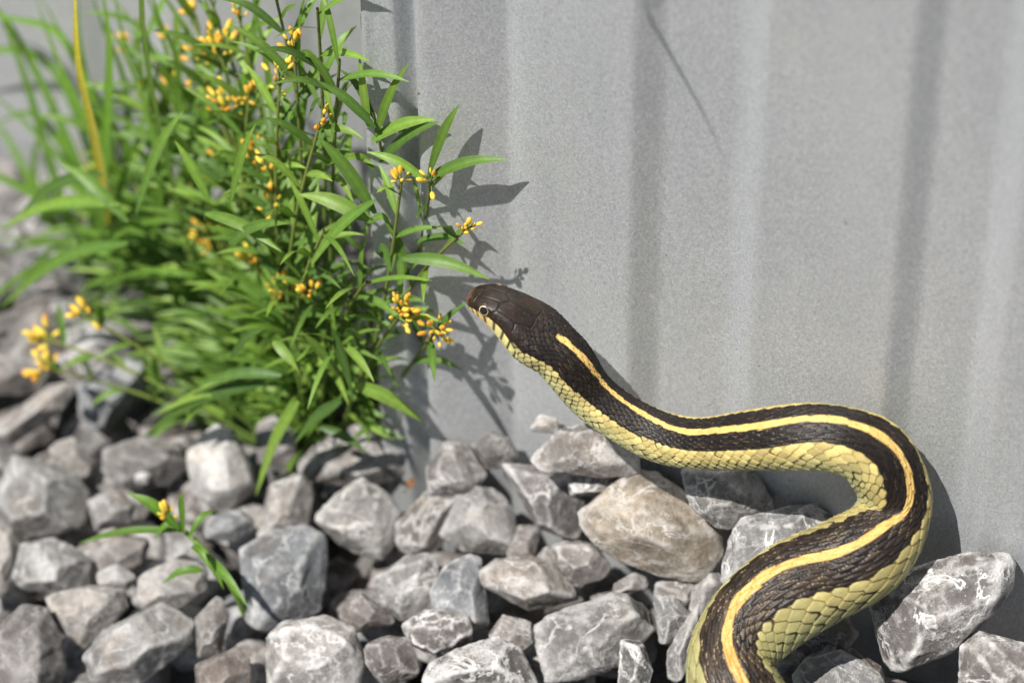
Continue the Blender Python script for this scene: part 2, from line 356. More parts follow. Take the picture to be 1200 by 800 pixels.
# (outline in photograph pixels, colour, chalkiness, label)
ST = [
 ([(1010,707),(1072,670),(1130,652),(1172,650),(1182,664),(1178,690),(1158,720),(1120,755),(1085,772),(1045,784),(1033,775),(1022,745)], (.25,.235,.225), 1.0, 'brown grey stone with white chalk veins leaning on the wall beside the snake'),
 ([(1127,760),(1150,742),(1200,755),(1225,775),(1215,825),(1125,818)], (.26,.24,.225), .9, 'dark speckled stone against the wall, below the white veined stone'),
 ([(932,790),(945,775),(985,763),(1008,775),(1032,795),(1040,825),(930,825)], GREY, .6, 'smooth pale grey stone in the shade inside the snake\'s last bend'),
 ([(939,774),(962,757),(980,747),(981,760),(952,781)], PALE, .5, 'small sunlit flake of stone lying under the snake\'s yellow flank'),
 ([(995,763),(1020,745),(1032,780),(1062,800),(1040,815),(1005,790)], BROWN, .3, 'dark brown stone wedged under the white veined stone'),
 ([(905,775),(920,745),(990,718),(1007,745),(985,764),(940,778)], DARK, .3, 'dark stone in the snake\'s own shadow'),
 ([(683,601),(720,568),(750,554),(771,557),(795,572),(816,595),(840,619),(844,649),(828,670),(813,679),(771,673),(732,658),(687,628)], TAN, .55, 'largest tan stone with rough face below the snake\'s middle'),
 ([(800,550),(882,548),(904,589),(906,601),(885,608),(858,619),(840,616),(812,595)], (.30,.29,.28), .5, 'grey stone half shaded by the snake, behind the large tan stone'),
 ([(841,667),(843,655),(864,625),(870,604),(924,597),(990,582),(1012,592),(1000,625),(940,662),(872,688)], GREY, .75, 'light grey stone filling the hollow of the snake\'s bend'),
 ([(810,692),(830,668),(853,668),(842,700),(824,722),(808,716)], PALE, .5, 'small pale stone touching the snake\'s inner edge'),
 ([(768,682),(814,679),(814,702),(798,714),(766,702)], WARM, .5, 'thin pale slab below the large tan stone'),
 ([(608,527),(625,512),(660,505),(682,488),(715,507),(740,530),(742,554),(700,556),(640,550)], WARM, .6, 'wide flat brownish stone right under the snake\'s neck'),
 ([(671,580),(667,563),(690,545),(715,538),(740,548),(729,569),(712,578)], (.31,.295,.28), .85, 'white flecked stone between the neck and the large tan stone'),
 ([(553,522),(575,505),(597,513),(607,535),(600,547),(570,549)], (.22,.21,.20), .2, 'dark rounded stone in shade at the foot of the wall'),
 ([(563,554),(600,549),(640,552),(665,555),(683,590),(683,612),(670,633),(640,632),(630,614),(610,607),(593,585)], (.30,.285,.285), .6, 'purplish stone with a blue grey end beside the large tan stone'),
 ([(510,641),(535,592),(557,573),(580,576),(601,593),(608,617),(593,651),(568,660),(545,644)], PALE, .45, 'pale cream six sided stone'),
 ([(466,612),(500,577),(540,569),(557,577),(540,602),(515,643),(487,652),(465,641)], WARM, .5, 'brownish stone tucked behind the pale cream six sided stone'),
 ([(500,548),(522,518),(547,522),(569,555),(556,577),(504,577)], PINK, .5, 'pinkish stone with white patches at the wall base'),
 ([(608,616),(630,616),(634,625),(625,657),(592,652)], (.25,.22,.205), .3, 'little dark brown wedge between cream and purplish stones'),
 ([(646,636),(687,634),(703,648),(718,667),(705,678),(667,688),(654,670)], (.36,.325,.305), .6, 'pinkish brown stone with a sharp shadow just below the tan stone'),
 ([(622,660),(640,640),(654,648),(656,672),(636,672)], PINK, .3, 'narrow pinkish sliver beside the pinkish brown stone'),
 ([(561,674),(585,657),(625,654),(650,665),(666,685),(678,697),(670,711),(640,725),(620,714),(578,723)], (.30,.265,.235), .65, 'rounded brown stone with white flecks on its lit face'),
 ([(624,734),(665,714),(715,698),(760,694),(767,707),(763,737),(748,753),(725,776),(680,793),(640,796),(634,765)], (.34,.33,.315), .6, 'long grey slab with a pale ridge along its middle'),
 ([(730,751),(762,753),(770,760),(763,785),(772,812),(726,812)], (.22,.215,.21), 1.0, 'small upright dark stone speckled white'),
 ([(764,695),(790,699),(811,722),(800,737),(774,764),(771,740)], GREY, .55, 'grey stone standing behind the end of the long grey slab'),
 ([(785,762),(800,735),(818,712),(838,725),(812,770),(806,812),(782,812)], PALE, .45, 'light grey stone pressed along the snake\'s side at the bottom edge'),
 ([(671,714),(720,684),(727,660),(752,674),(768,688),(716,702)], (.25,.225,.215), .4, 'flat dark brown stone above the long grey slab'),
 ([(490,812),(508,776),(545,757),(580,747),(606,760),(626,798),(630,815)], (.25,.235,.225), 1.0, 'dark stone with bright white edge lines at the bottom of the gravel'),
 ([(571,747),(590,721),(622,728),(627,752),(605,767)], (.29,.26,.24), .4, 'brown stone under the rounded brown stone'),
 ([(506,692),(520,665),(550,651),(564,657),(569,700),(573,729),(552,737),(525,731),(509,719)], BLUE, .6, 'blue grey upright stone beside the rounded brown stone'),
 ([(442,676),(475,653),(508,647),(514,675),(509,715),(480,726),(458,723),(445,698)], (.40,.39,.375), .6, 'pale stone with one bright white spot'),
 ([(459,740),(500,716),(543,721),(562,740),(535,762),(490,778),(477,750)], (.29,.265,.25), 1.0, 'rough brown stone with a white streaked top'),
 ([(427,757),(455,744),(480,749),(492,790),(450,804),(430,776)], (.29,.265,.25), .4, 'plain brown grey stone beside the rough white streaked one'),
 ([(399,712),(432,687),(458,721),(468,729),(420,740),(401,727)], (.29,.26,.24), .3, 'brown stone between the square blue grey block and the white spotted stone'),
 ([(315,747),(335,730),(380,724),(411,737),(428,770),(418,812),(316,812)], (.44,.42,.40), 1.0, 'pale stone crusted all over with white'),
 ([(283,647),(320,625),(376,613),(381,650),(375,713),(350,729),(308,740),(292,744)], BLUE, .45, 'square blue grey block with flat faces'),
 ([(369,606),(395,580),(425,561),(453,580),(468,602),(464,631),(447,654),(420,647),(398,637)], (.42,.41,.39), .6, 'pale rounded stone in front of the flat pinkish slab'),
 ([(344,546),(375,521),(417,500),(450,513),(481,542),(476,561),(455,577),(425,572),(375,587)], (.345,.325,.31), .4, 'flat pinkish grey slab at the corner of the wall'),
 ([(301,632),(318,565),(335,551),(356,559),(366,578),(361,617),(330,630)], (.36,.34,.32), .55, 'tall narrow grey stone behind the square blue grey block'),
 ([(219,528),(252,500),(280,506),(291,542),(303,566),(285,596),(258,598),(229,576)], WHITE, .4, 'bright rounded stone just below the hanging leaves'),
 ([(243,606),(280,597),(303,615),(276,634),(238,630)], BLUE, .4, 'small grey stone under the bright rounded stone'),
 ([(299,500),(325,484),(352,498),(346,536),(330,556),(304,541)], PINK, .4, 'brownish stone half hidden by the longest hanging leaf'),
 ([(101,768),(121,740),(187,708),(226,727),(223,751),(198,773),(165,798),(113,803)], WHITE, .4, 'broad almost white stone below the seedling'),
 ([(164,674),(215,650),(241,661),(244,692),(210,711),(164,714)], (.37,.355,.34), .3, 'grey stone right under the seedling'),
 ([(230,725),(256,697),(268,723),(257,768),(233,772)], (.28,.265,.25), .3, 'upright brown grey stone between the white stone and the blue block'),
 ([(229,780),(275,760),(292,772),(294,815),(232,815)], (.24,.205,.18), .2, 'brown block at the bottom edge beside the white crusted stone'),
 ([(54,699),(105,686),(144,691),(152,720),(121,743),(105,761),(76,741)], (.37,.35,.325), .3, 'grey tan stone above the broad white stone'),
 ([(-6,737),(27,711),(55,716),(73,750),(75,786),(60,815),(-8,815)], (.26,.245,.235), .3, 'large dark brown grey stone in the bottom corner away from the wall'),
 ([(18,675),(27,639),(63,631),(106,654),(106,684),(63,695),(26,689)], (.32,.315,.31), .55, 'grey stone with pale top above the dark corner stone'),
 ([(106,648),(132,628),(177,631),(166,661),(148,672),(120,670)], (.28,.255,.24), .2, 'brown stone behind the seedling\'s lowest leaf'),
 ([(112,672),(137,660),(161,676),(148,691),(117,685)], WHITE, .3, 'little white stone under the brown one beside the seedling'),
 ([(-22,620),(10,618),(17,640),(14,677),(0,712),(-22,702)], (.45,.42,.39), .3, 'pale stone cut off at the picture edge above the dark corner stone'),
 ([(-10,585),(18,534),(45,543),(82,553),(106,575),(101,612),(60,628),(12,627)], (.37,.365,.355), .4, 'big light grey stone above the grey stone with pale top'),
 ([(-18,482),(25,461),(65,454),(89,436),(97,462),(62,486),(33,517),(-14,515)], (.50,.465,.43), .3, 'long pale pinkish stone under the orange flower heads'),
 ([(94,447),(118,436),(150,414),(177,409),(166,456),(125,502),(99,510)], BLUE, .3, 'slanting blue grey stone beside the long pale pinkish stone'),
 ([(182,435),(200,401),(221,406),(216,433),(197,449)], PINK, .3, 'small upright pale stone among the low leaves'),
 ([(123,527),(165,513),(212,519),(223,546),(195,568),(150,571),(123,552)], (.28,.265,.25), .3, 'brown grey stone beside the bright rounded stone'),
 ([(56,522),(85,513),(110,540),(102,573),(74,563)], WARM, .3, 'warm grey stone between big light grey and brown grey stones'),
 ([(103,587),(130,571),(158,590),(152,613),(113,621)], (.32,.305,.295), .3, 'grey stone behind the seedling\'s upright leaf'),
 ([(-12,415),(50,404),(72,440),(46,461),(-12,460)], (.27,.25,.235), .3, 'brown stone behind the orange flower heads'),
 ([(157,556),(168,547),(179,555),(173,567),(160,567)], (.72,.71,.69), .1, 'tiny bright white pebble above the seedling'),
 ([(20,241),(45,221),(67,234),(63,260),(28,262)], WHITE, .2, 'round pale stone behind the far grass'),
 ([(-14,190),(20,184),(27,230),(-14,238)], WHITE, .2, 'pale stone at the foot of the recessed wall'),
 ([(48,282),(80,268),(98,290),(62,303)], WHITE, .2, 'flat pale stone under the far grass'),
 ([(112,156),(140,148),(152,170),(124,182)], WHITE, .2, 'small pale stone at the recessed wall behind the yellow blade'),
 ([(10,328),(60,312),(90,335),(40,356)], WARM, .2, 'flat warm grey stone below the far grass'),
 ([(-12,372),(30,360),(62,378),(30,398),(-12,396)], PINK, .2, 'pinkish stone between far grass and orange flower heads'),
 ([(618,505),(633,485),(652,490),(655,508)], (.60,.59,.57), .2, 'small white stone behind the wide brownish stone at the wall'),
]
def build_stone(poly, tone, chalk, label, idx):
    P = np.array(poly, float); c = P.mean(0)
    # area centroid keeps the radial build inside the outline
    x, y = P[:, 0], P[:, 1]; x1, y1 = np.roll(x, -1), np.roll(y, -1); cx = x*y1-x1*y; A = cx.sum()/2
    c = np.array([((x+x1)*cx).sum()/(6*A), ((y+y1)*cx).sum()/(6*A)])
    size_px = math.sqrt(abs(A)/math.pi)
    base = on_ground(c[0], c[1], {0: .016, 1: .008}.get(idx, 0.0))          # two big ones sit on others
    mpp = depth_of(base)/FPX; R = size_px*mpp
    o3 = base + 0*base
    # keep clear of the wall
    w_off = float((o3-WO)@WN)
    if c[0] > 425 and idx > 1 and w_off < R*0.75: o3 = off_wall(c[0], c[1], R*750)
    mpp = depth_of(o3)/FPX; R = size_px*mpp
    e3 = norm(CAM-o3); e1 = norm(CR-e3*(CR@e3)); e2 = np.cross(e3, e1)
    Q = np.stack([(x-c[0])*mpp, -(y-c[1])*mpp], 1)
    if A > 0: Q = Q[::-1]
    # Q is counter-clockwise now seen with e2 up
    planes, offs = [], []
    n = len(Q)
    for i in range(n):
        a, b = Q[i], Q[(i+1) % n]; d = b-a; L = np.linalg.norm(d)
        if L < 1e-6: continue
        nn = np.array([d[1], -d[0]])/L; dist = nn@a
        if dist < 0: nn, dist = -nn, -dist
        dist = max(dist, R*0.25)
        for sgn, lo, hi in ((1, 12, 48), (-1, 8, 30)):
            al = math.radians(random.uniform(lo, hi))
            planes.append(nn[0]*e1*math.cos(al)+nn[1]*e2*math.cos(al)+sgn*math.sin(al)*e3); offs.append(dist*math.cos(al))
    th = random.uniform(.5, .72)*R
    up = np.array([0, 0, 1.0])
    sunv = -SUN_DIR
    def cap(v, o): planes.append(norm(v)); offs.append(o)
    a0 = random.uniform(0, 6.28)
    cap(e3+.22*(math.cos(a0)*e1+math.sin(a0)*e2)+.35*sunv, th)
    a1 = a0+random.uniform(1.6, 4.6)
    cap(e3+random.uniform(.5, .9)*(math.cos(a1)*e1+math.sin(a1)*e2), th*random.uniform(.95, 1.12))
    a2 = a1+random.uniform(1.3, 2.4)
    cap(e3+random.uniform(.5, .9)*(math.cos(a2)*e1+math.sin(a2)*e2), th*random.uniform(.98, 1.15))
    for _ in range(1):
        a3 = random.uniform(0, 6.28); cap(e3*random.uniform(.2, 1)+math.cos(a3)*e1+math.sin(a3)*e2, R*random.uniform(.86, 1.02))
    cap(-e3+.3*(random.uniform(-1, 1)*e1+random.uniform(-1, 1)*e2), th*1.05)
    cap(-up, R*.95)
    big = size_px > 22
    V, F = poly_stone(np.array(planes), np.array(offs), (1, 1, 1), 5 if big else 4, R, p=130, rough=.62, chips=2)
    # bring the worn solid back to the outline it was cut from
    ratio = []
    for i in range(n):
        a, b = Q[i], Q[(i+1) % n]; d = b-a; L = np.linalg.norm(d); nn = np.array([d[1], -d[0]])/L
        if nn@a > R*.25: ratio.append((nn@a)/max((V@(nn[0]*e1+nn[1]*e2)).max(), 1e-6))
    k2 = min(1.35, float(np.mean(ratio))*1.085); V = V*k2
    o = link('gravel_stone', mesh_np('gravel_stone', V, F, M_STONE)); o.location = o3
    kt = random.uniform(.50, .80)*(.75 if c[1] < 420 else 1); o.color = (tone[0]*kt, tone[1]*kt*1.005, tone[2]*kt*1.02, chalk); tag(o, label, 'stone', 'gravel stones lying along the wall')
    return o3, R
placed = []
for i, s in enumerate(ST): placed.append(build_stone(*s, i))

def inside(poly, p):
    c = False; n = len(poly)
    for i in range(n):
        (x0, y0), (x1, y1) = poly[i], poly[(i+1) % n]
        if (y0 > p[1]) != (y1 > p[1]) and p[0] < (x1-x0)*(p[1]-y0)/(y1-y0)+x0: c = not c
    return c
def short(label):
    out = []
    for w in label.split():
        out.append(w)
        if w in ('stone', 'slab', 'block', 'pebble', 'flake', 'wedge', 'sliver'): break
    return ' '.join(out)
TONE_WORD = {GREY: 'grey', PALE: 'pale', WHITE: 'whitish', BLUE: 'bluish', BROWN: 'brown', PINK: 'pinkish', WARM: 'tan grey'}
def filler():
    cents = [np.array(q[0], float).mean(0) for q in ST]
    step = 0.0145; k = 0; lib = []
    for i in range(14):
        n = random.randint(11, 15); D = norm(rng.normal(size=(n, 3))); offs = rng.uniform(.66, .95, n)
        V, F = poly_stone(D, offs, (1, 1, 1), 4, 1.0, p=36, rough=.7)
        V = V*np.array([1.15, .95, .8]); lib.append(mesh_np('small_stone', V*.0095, F, M_STONE))
    tones = [GREY, PALE, WARM, BROWN, BLUE, PINK, GREY, WARM]
    j = 0; y = .36
    while y < .80:
        x = -.26+(step/2 if j % 2 else 0)
        while x < .24:
            px_, py_ = x+random.uniform(-.3, .3)*step, y+random.uniform(-.3, .3)*step
            p = np.array([px_, py_, ground_z(px_)]); t = depth_of(p)
            u_ = 600+FPX*((p-CAM)@CR)/t; v_ = 400-FPX*((p-CAM)@CU)/t
            w = float((p-WO)@WN); uu = wall_u(p)
            ok = -110 < u_ < 1290 and v_ < 880 and (w > .009 if uu > u0-.012 else w > rec+.006)
            x += step
            if not ok: continue
            far = v_ < 440
            # skip where a traced stone already fills the view and this one would poke through it
            rr = random.uniform(.0058, .0108)*(1.12 if far else 1)
            dz = -.0030 if far else -random.uniform(.0115, .0190)
            rpx = rr/t*FPX
            if not far and all(any(inside(q[0], (u_+rpx*.5*math.cos(a), v_+rpx*.5*math.sin(a))) for q in ST) for a in np.arange(6)): continue   # wholly under larger stones
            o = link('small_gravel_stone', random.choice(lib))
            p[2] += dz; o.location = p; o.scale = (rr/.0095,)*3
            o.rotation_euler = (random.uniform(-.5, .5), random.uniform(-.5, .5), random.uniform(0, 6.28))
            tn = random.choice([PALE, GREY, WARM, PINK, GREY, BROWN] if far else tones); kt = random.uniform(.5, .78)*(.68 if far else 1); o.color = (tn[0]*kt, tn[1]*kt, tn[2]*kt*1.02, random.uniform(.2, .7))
            dd = [np.hypot(*(q-np.array([u_, v_]))) for q in cents]; a = int(np.argmin(dd)); dv = np.array([u_, v_])-cents[a]
            where = ('just right of' if dv[0] > 0 else 'just left of') if abs(dv[0]) > abs(dv[1]) else ('just below' if dv[1] > 0 else 'just above')
            if far and dd[a] > 60: lab = f'blurred {TONE_WORD[tn]} stone on the ground behind the weed'
            elif far: lab = f'blurred {TONE_WORD[tn]} stone {where} the {short(ST[a][3])}'
            else: lab = f'small {TONE_WORD[tn]} stone {where} the {short(ST[a][3])}'
            tag(o, lab, 'stone', 'gravel stones behind the weeds' if far else 'small gravel stones in the gaps')
            k += 1
        y += step*.87; j += 1
    ORD = ['leftmost', 'second from left', 'third from left', 'fourth from left', 'fifth from left', 'sixth from left', 'seventh from left', 'eighth from left', 'ninth from left', 'tenth from left', 'eleventh from left', 'twelfth from left', 'thirteenth from left', 'fourteenth from left', 'fifteenth from left']
    by = {}
    for o in col.objects:
        if o.name.startswith('small_gravel_stone'): by.setdefault(o['label'], []).append(o)
    for lab, os_ in by.items():
        if 1 < len(os_) <= 15:
            os_.sort(key=lambda o: float((np.array(o.location)-CAM)@CR)/depth_of(o.location))
            for o, w in zip(os_, ORD): o['label'] = lab+', '+w
    print('filler stones', k)
filler()

# ------------------------------------------------------------------ snake
def build_snake():
    # centre, half width (from the outline pairs), where the back stripe runs, and how far off the wall
    # (outer edge px), (inner edge px), stripe offset -1..1 toward the outer edge, wall offset mm or None = lying on the gravel
    K = [((549.5,341),(548.5,354), .58, 19), ((565,331),(556,370), .60, 19), ((588,331),(570,384), .62, 19), ((620,344),(584,400), .60, 18.5), ((648,364),(606,420), .54, 18), ((680,392),(636,443), .52, 17.5),
         ((705,432),(668,480), .63, 16.5), ((745,466),(720,518), .62, 16), ((782,483),(767,541), .57, 15.5), ((825,489),(820,549), .44, 15.5), ((870,482),(870,550), .42, 15.5),
         ((915,475),(920,550), .48, 15), ((965,473),(955,551), .58, 13.4), ((1010,481),(980,555), .58, 11.6), ((1050,498),(998,568), .44, 9.6), ((1078,536),(1006,580), .32, 9.0), ((1091,580),(1007,592), .10, 9.6),
         ((1086,622),(998,603), -.10, 12.6), ((1063,669),(970,620), -.32, 18.5), ((1018,701),(930,636), -.48, 24), ((978,726),(893,650), -.62, 29),
         ((943,748),(853,681), -.66, 34.5), ((915,768),(824,718), -.52, 40), ((902,783),(808,760), -.2, 45.5), ((914,806),(806,806), .16, 50),
         ((942,836),(842,868), .40, 51), ((990,862),(920,932), .55, 53), ((1060,880),(1035,968), .62, 52), ((1150,890),(1150,975), .66, 50), ((1240,905),(1240,980), .66, 50), ((1340,940),(1330,1005), .66, 54), ((1440,950),(1450,1000), .66, 50), ((1560,940),(1580,975), .66, 44), ((1680,960),(1690,975), .66, 40), ((1780,1000),(1782,1005), .66, 38)]
    C3, Rr, Dv = [], [], []
    for A, B, off, o in K:
        A, B = np.array(A, float), np.array(B, float); m = (A+B)/2
        p = off_wall(m[0], m[1], o); C3.append(p); Rr.append(np.linalg.norm(A-B)/2*depth_of(p)/FPX)
    C3 = np.array(C3); Rr = np.array(Rr)
    ch = np.concatenate([[0], np.cumsum(np.linalg.norm(np.diff(C3, axis=0), axis=1))])
    T = norm(np.gradient(C3, ch, axis=0))
    for i, (A, B, off, o) in enumerate(K):
        a = CR*(A[0]-B[0])-CU*(A[1]-B[1]); a = norm(a-T[i]*(a@T[i])); v = norm(CAM-C3[i])
        n = np.cross(T[i], a); n = n if n@v > 0 else -n
        s = max(-.9, min(.9, off)); Dv.append(a*s+n*math.sqrt(1-s*s))
    Dv = np.array(Dv)
    # stations: dense where the picture shows the scales
    s_all = np.concatenate([np.linspace(0, .004, 60)[:-1], np.arange(.004, .262, .00016), np.arange(.262, ch[-1], .0008)])
    s_all[:60] = .004*(np.linspace(0, 1, 60)**1.8)[:60]
    Cq = spline(ch, C3, s_all); Dq = norm(spline(ch, Dv, s_all)); Rq = np.maximum(spline(ch, Rr, s_all), .0004)
    Tq = norm(np.gradient(Cq, s_all, axis=0)); Dq = norm(Dq-Tq*(Dq*Tq).sum(1, keepdims=True)); Lq = np.cross(Tq, Dq)
    nphi = 264; phi = (np.arange(nphi)/nphi)*2*np.pi-np.pi          # 0 = middle of the back
    S = s_all[:, None]; PH = phi[None, :]; ns = len(s_all); smm = S*1000
    sp, cp = np.sin(PH), np.cos(PH)
    # body section: round back, slightly flattened belly
    yb = np.where(cp < 0, -np.abs(cp)**0.85*0.88, np.abs(cp)**1.0*0.96)
    X = Rq[:, None]*sp*1.0; Y = Rq[:, None]*yb
    # head section
    hs_ = np.array([0, .25, .8, 1.8, 3.5, 5.2, 7.5, 10, 13, 16, 19, 23, 27]); hw = np.array([.0, 1.45, 2.25, 2.95, 3.6, 4.1, 4.75, 5.5, 6.2, 6.55, 6.3, 5.3, 5.2])
    hu = np.array([.0, .95, 1.6, 2.2, 2.9, 3.4, 3.85, 4.25, 4.6, 4.8, 4.9, 4.95, 5.0]); hd = np.array([0, .8, 1.3, 1.8, 2.3, 2.7, 3.2, 3.7, 4.2, 4.5, 4.6, 4.7, 4.8])
    sm = s_all*1000
    W, HU, HD = (np.interp(sm, hs_, q)*1e-3 for q in (hw, hu, hd))
    k9 = np.ones(9)/9
    W[60:300], HU[60:300], HD[60:300] = (np.convolve(np.pad(q, 4, mode='edge'), k9, 'valid')[60:300] for q in (W, HU, HD))
    ex = 0.74
    Xh = W[:, None]*np.sign(sp)*np.abs(sp)**ex; Yh = np.where(cp > 0, HU[:, None]*np.abs(cp)**.74, -HD[:, None]*np.abs(cp)**.8)
    # brow ridge over the eye and jaw fullness
    brow = np.exp(-((smm-5.0)/2.0)**2)*np.exp(-((np.abs(np.degrees(PH))-50)/14)**2)
    Xh = Xh*(1+.05*brow); Yh = Yh+brow*.00018
    jaw = np.exp(-((smm-15)/4.5)**2)*np.exp(-((np.abs(np.degrees(PH))-88)/26)**2); Xh = Xh*(1+.06*jaw)
    hb = np.clip((27-smm)/8, 0, 1); hb = hb*hb*(3-2*hb)
    X = X*(1-hb)+Xh*hb; Y = Y*(1-hb)+Yh*hb
    # --- scales
    pd = np.degrees(PH); ap = np.abs(pd)
    r = np.where(ap < 44, ap/5.8667, 7.5+(ap-44)/11.0)*np.sign(pd) + 0*S
    lsc = np.maximum(np.interp(sm, [40, 120], [.40, .43])*Rq, .0010); lsc = np.where(sm < 40, lsc*np.interp(sm, [0, 22, 40], [.62, .70, 1]), lsc)
    q = np.concatenate([[0], np.cumsum(np.diff(s_all)/(.5*(lsc[1:]+lsc[:-1])))]); q = q[:, None]+0*PH
    best = np.full(r.shape, 9.0); bq = np.zeros(r.shape); br = np.zeros(r.shape); bd = np.zeros(r.shape); bdr = np.zeros(r.shape); second = np.full(r.shape, 9.0)
    r_f = np.floor(r)
    for dr in (-1, 0, 1, 2):
        rc = r_f+dr; par = np.mod(rc, 2)*.5; k0 = np.floor(q-par)
        for dk in (-1, 0, 1, 2):
            qc = k0+dk+par; j1 = np.sin(qc*12.9898+rc*78.233)*43758.5453; j1 = j1-np.floor(j1)-.5; j2 = np.sin(qc*39.425+rc*11.135)*24634.6345; j2 = j2-np.floor(j2)-.5
            a = (q-qc)-.20*j1; b = (r-rc)-.20*j2
            d = (np.abs(a/.62)**1.35+np.abs(b/.92)**1.35)**(1/1.35) - .10*a
            m = d < best; second = np.where(m, best, np.minimum(second, d))
            best = np.where(m, d, best); bq = np.where(m, qc, bq); br = np.where(m, rc, br); bd = np.where(m, a, bd); bdr = np.where(m, b, bdr)
    edge = second-best                                               # 0 on the seam
    def rnd(a, b, k): 
        h = np.sin(a*127.1*2+b*311.7+k*74.7)*43758.5453; return h-np.floor(h)
    r1, r2, r3 = rnd(bq, br, 1), rnd(bq, br, 2), rnd(bq, br, 3)
    abr = np.abs(br)
    seam = np.clip(1-edge/.16, 0, 1)
    lift = np.clip(bd+.5, 0, 1.1)                                    # rises to the free rear edge
    keel = np.exp(-(bdr/.13)**2)*np.clip(1-np.abs(bd)*1.3, 0, 1)
    side = ap > 44
    amp = np.where(side, .045, .030)*Rq[:, None]
    hgt = amp*(lift*1.0-.85*seam**1.5)+np.where(side, .004, .030)*Rq[:, None]*keel
    belly = np.clip((ap-112)/5, 0, 1)
    qb = q-np.floor(q); scute = qb*.8-np.exp(-((qb-1)/.06)**2)
    hgt = hgt*(1-belly)+belly*.02*Rq[:, None]*scute
    fade = np.clip((smm-12)/5, 0, 1); hgt = hgt*fade
    # --- colours (linear)
    def rgb(*c): return np.array(c, float)
    def lerp(a, b, t): return a*(1-t[..., None])+b*t[..., None]
    one = np.ones(r.shape)
    black = rgb(.010, .008, .007); brown = rgb(.058, .038, .024)
    rear = np.clip((smm-95)/70, 0, 1)*one
    dark = lerp(black*one[..., None], brown, np.clip(r1*.7*(.25+.75*rear)+.55*keel*rear, 0, 1))
    dark = lerp(dark, rgb(.004, .0035, .003), seam*.7)
    fl = (r2 < .34+.22*rear)*np.clip((bdr-.16)/.12, 0, 1)*np.clip(1-edge/.42, 0, 1)*np.clip((.34-np.abs(bd))/.1, 0, 1)*(.35+.6*rear)
    dark = lerp(dark, rgb(.42, .31, .17), np.clip(fl, 0, 1))
    # stripe down the back
    wob = .30*(vnoise(np.stack([q.ravel()*1.3, r.ravel()*.2, 0*q.ravel()], 1)).reshape(r.shape))+.42*(r3-.5)
    sw = np.interp(sm, [19.5, 21, 26, 60, 120, 300], [.0, .60, 1.02, 1.12, 1.16, 1.16])[:, None]
    st = np.clip((sw-np.abs(r)+wob*1.1)/.16+.5, 0, 1)*(sm[:, None] > 19.8)
    stripe = lerp(rgb(.62, .42, .135)*one[..., None], rgb(.50, .265, .065), np.clip(rear*.6+.5*(r1-.4), 0, 1))
    stripe = lerp(stripe, rgb(.20, .10, .03), seam*.6*(.5+.5*rear))
    # yellow flank
    gold = rgb(.53, .42, .155); lime = rgb(.285, .275, .125); pale = rgb(.36, .385, .20)
    low = np.clip((np.abs(r)-9.0)/4.0, 0, 1)
    fc = lerp(lerp(gold*one[..., None], lime, np.clip(rear*.9+.4*(r1-.5), 0, 1)), pale, low*.8)
    fc = fc*(.72+.46*r2)[..., None]; fc = lerp(fc, rgb(.36, .27, .09), np.clip(r1*1.6-1.0, 0, 1)*.5*rear)
    fc = lerp(fc, rgb(.10, .078, .022), np.clip(seam*1.15, 0, 1)*(.35+.6*rear))
    fc = lerp(fc, rgb(.30, .20, .05), np.clip((.22-lift), 0, 1)*2.2*.8)
    spots = ((abr == 11)*(r3 < .52)+(abr == 12)*(r3 < .28)+(abr == 10)*(r3 < .16)+(abr == 8)*(r3 < .10))*np.clip((.07-bd)/.14, 0, 1)*np.clip((.70-edge)/.25, 0, 1)
    fc = lerp(fc, rgb(.012, .011, .008), np.clip(spots, 0, 1)*.92)
    bnd = 7.5+np.interp(sm, [16, 22, 30, 45, 60, 80, 105], [2.6, 2.0, 1.5, .8, -.3, -.4, 0])[:, None]
    isf = (np.abs(r) > bnd+.17) | ((abr > bnd) & (np.abs(r) > bnd-.17))
    colr = np.where(isf[..., None], fc, dark)
    colr = np.where((abr <= 4)[..., None], lerp(colr, stripe, st), colr)
    vent = pale*(.92+.16*rnd(np.floor(q), 0*q, 5))[..., None]; vent = lerp(vent, rgb(.16, .18, .07), np.exp(-((qb-1)/.05)**2)*.8)
    colr = lerp(colr, vent, belly)
    # head colours: brown crown with plate seams, yellow lip scales with black bars
    Xm, Ym = X*1000, Y*1000
    crown = lerp(rgb(.009, .006, .0045)*one[..., None], rgb(.026, .016, .010), np.clip(.5+1.6*vnoise(np.stack([(smm+0*PH).ravel()*.7, Xm.ravel()*.7, Ym.ravel()*.7], 1)).reshape(r.shape), 0, 1))
    sp_ = vnoise(np.stack([(smm+0*PH).ravel()*3.2, Xm.ravel()*3.2, Ym.ravel()*3.2], 1)).reshape(r.shape)
    crown = lerp(crown, rgb(.075, .050, .034), np.clip(sp_*3-.5, 0, 1)*.6); hd_n = sp_*.00005
    ax_ = np.abs(Xm)
    def seg(x0, s0, x1, s1, w=.20):
        dx, ds = x1-x0, s1-s0; t = np.clip(((ax_-x0)*dx+(smm-s0)*ds)/(dx*dx+ds*ds), 0, 1)
        return np.clip(1-np.hypot(ax_-x0-t*dx, smm-s0-t*ds)/w, 0, 1)
    pl = np.zeros(r.shape)
    for sg in ((0, 1.6, 0, 3.6), (0, 3.6, 2.6, 3.0), (0, 1.9, 1.8, 1.5), (1.5, 3.5, 1.3, 7.2), (1.3, 7.2, 0, 8.6), (1.3, 7.2, 3.4, 7.3), (0, 8.6, 0, 14.0), (3.4, 7.3, 3.9, 11.0), (3.9, 11.0, 2.6, 14.4), (2.6, 14.4, 0, 14.0), (3.4, 7.3, 4.4, 6.6), (3.9, 11, 5.2, 11.5)):
        pl = np.maximum(pl, seg(*sg))
    pl = pl*(Ym > .6)
    crown = lerp(crown, rgb(.010, .007, .005), pl*.8)
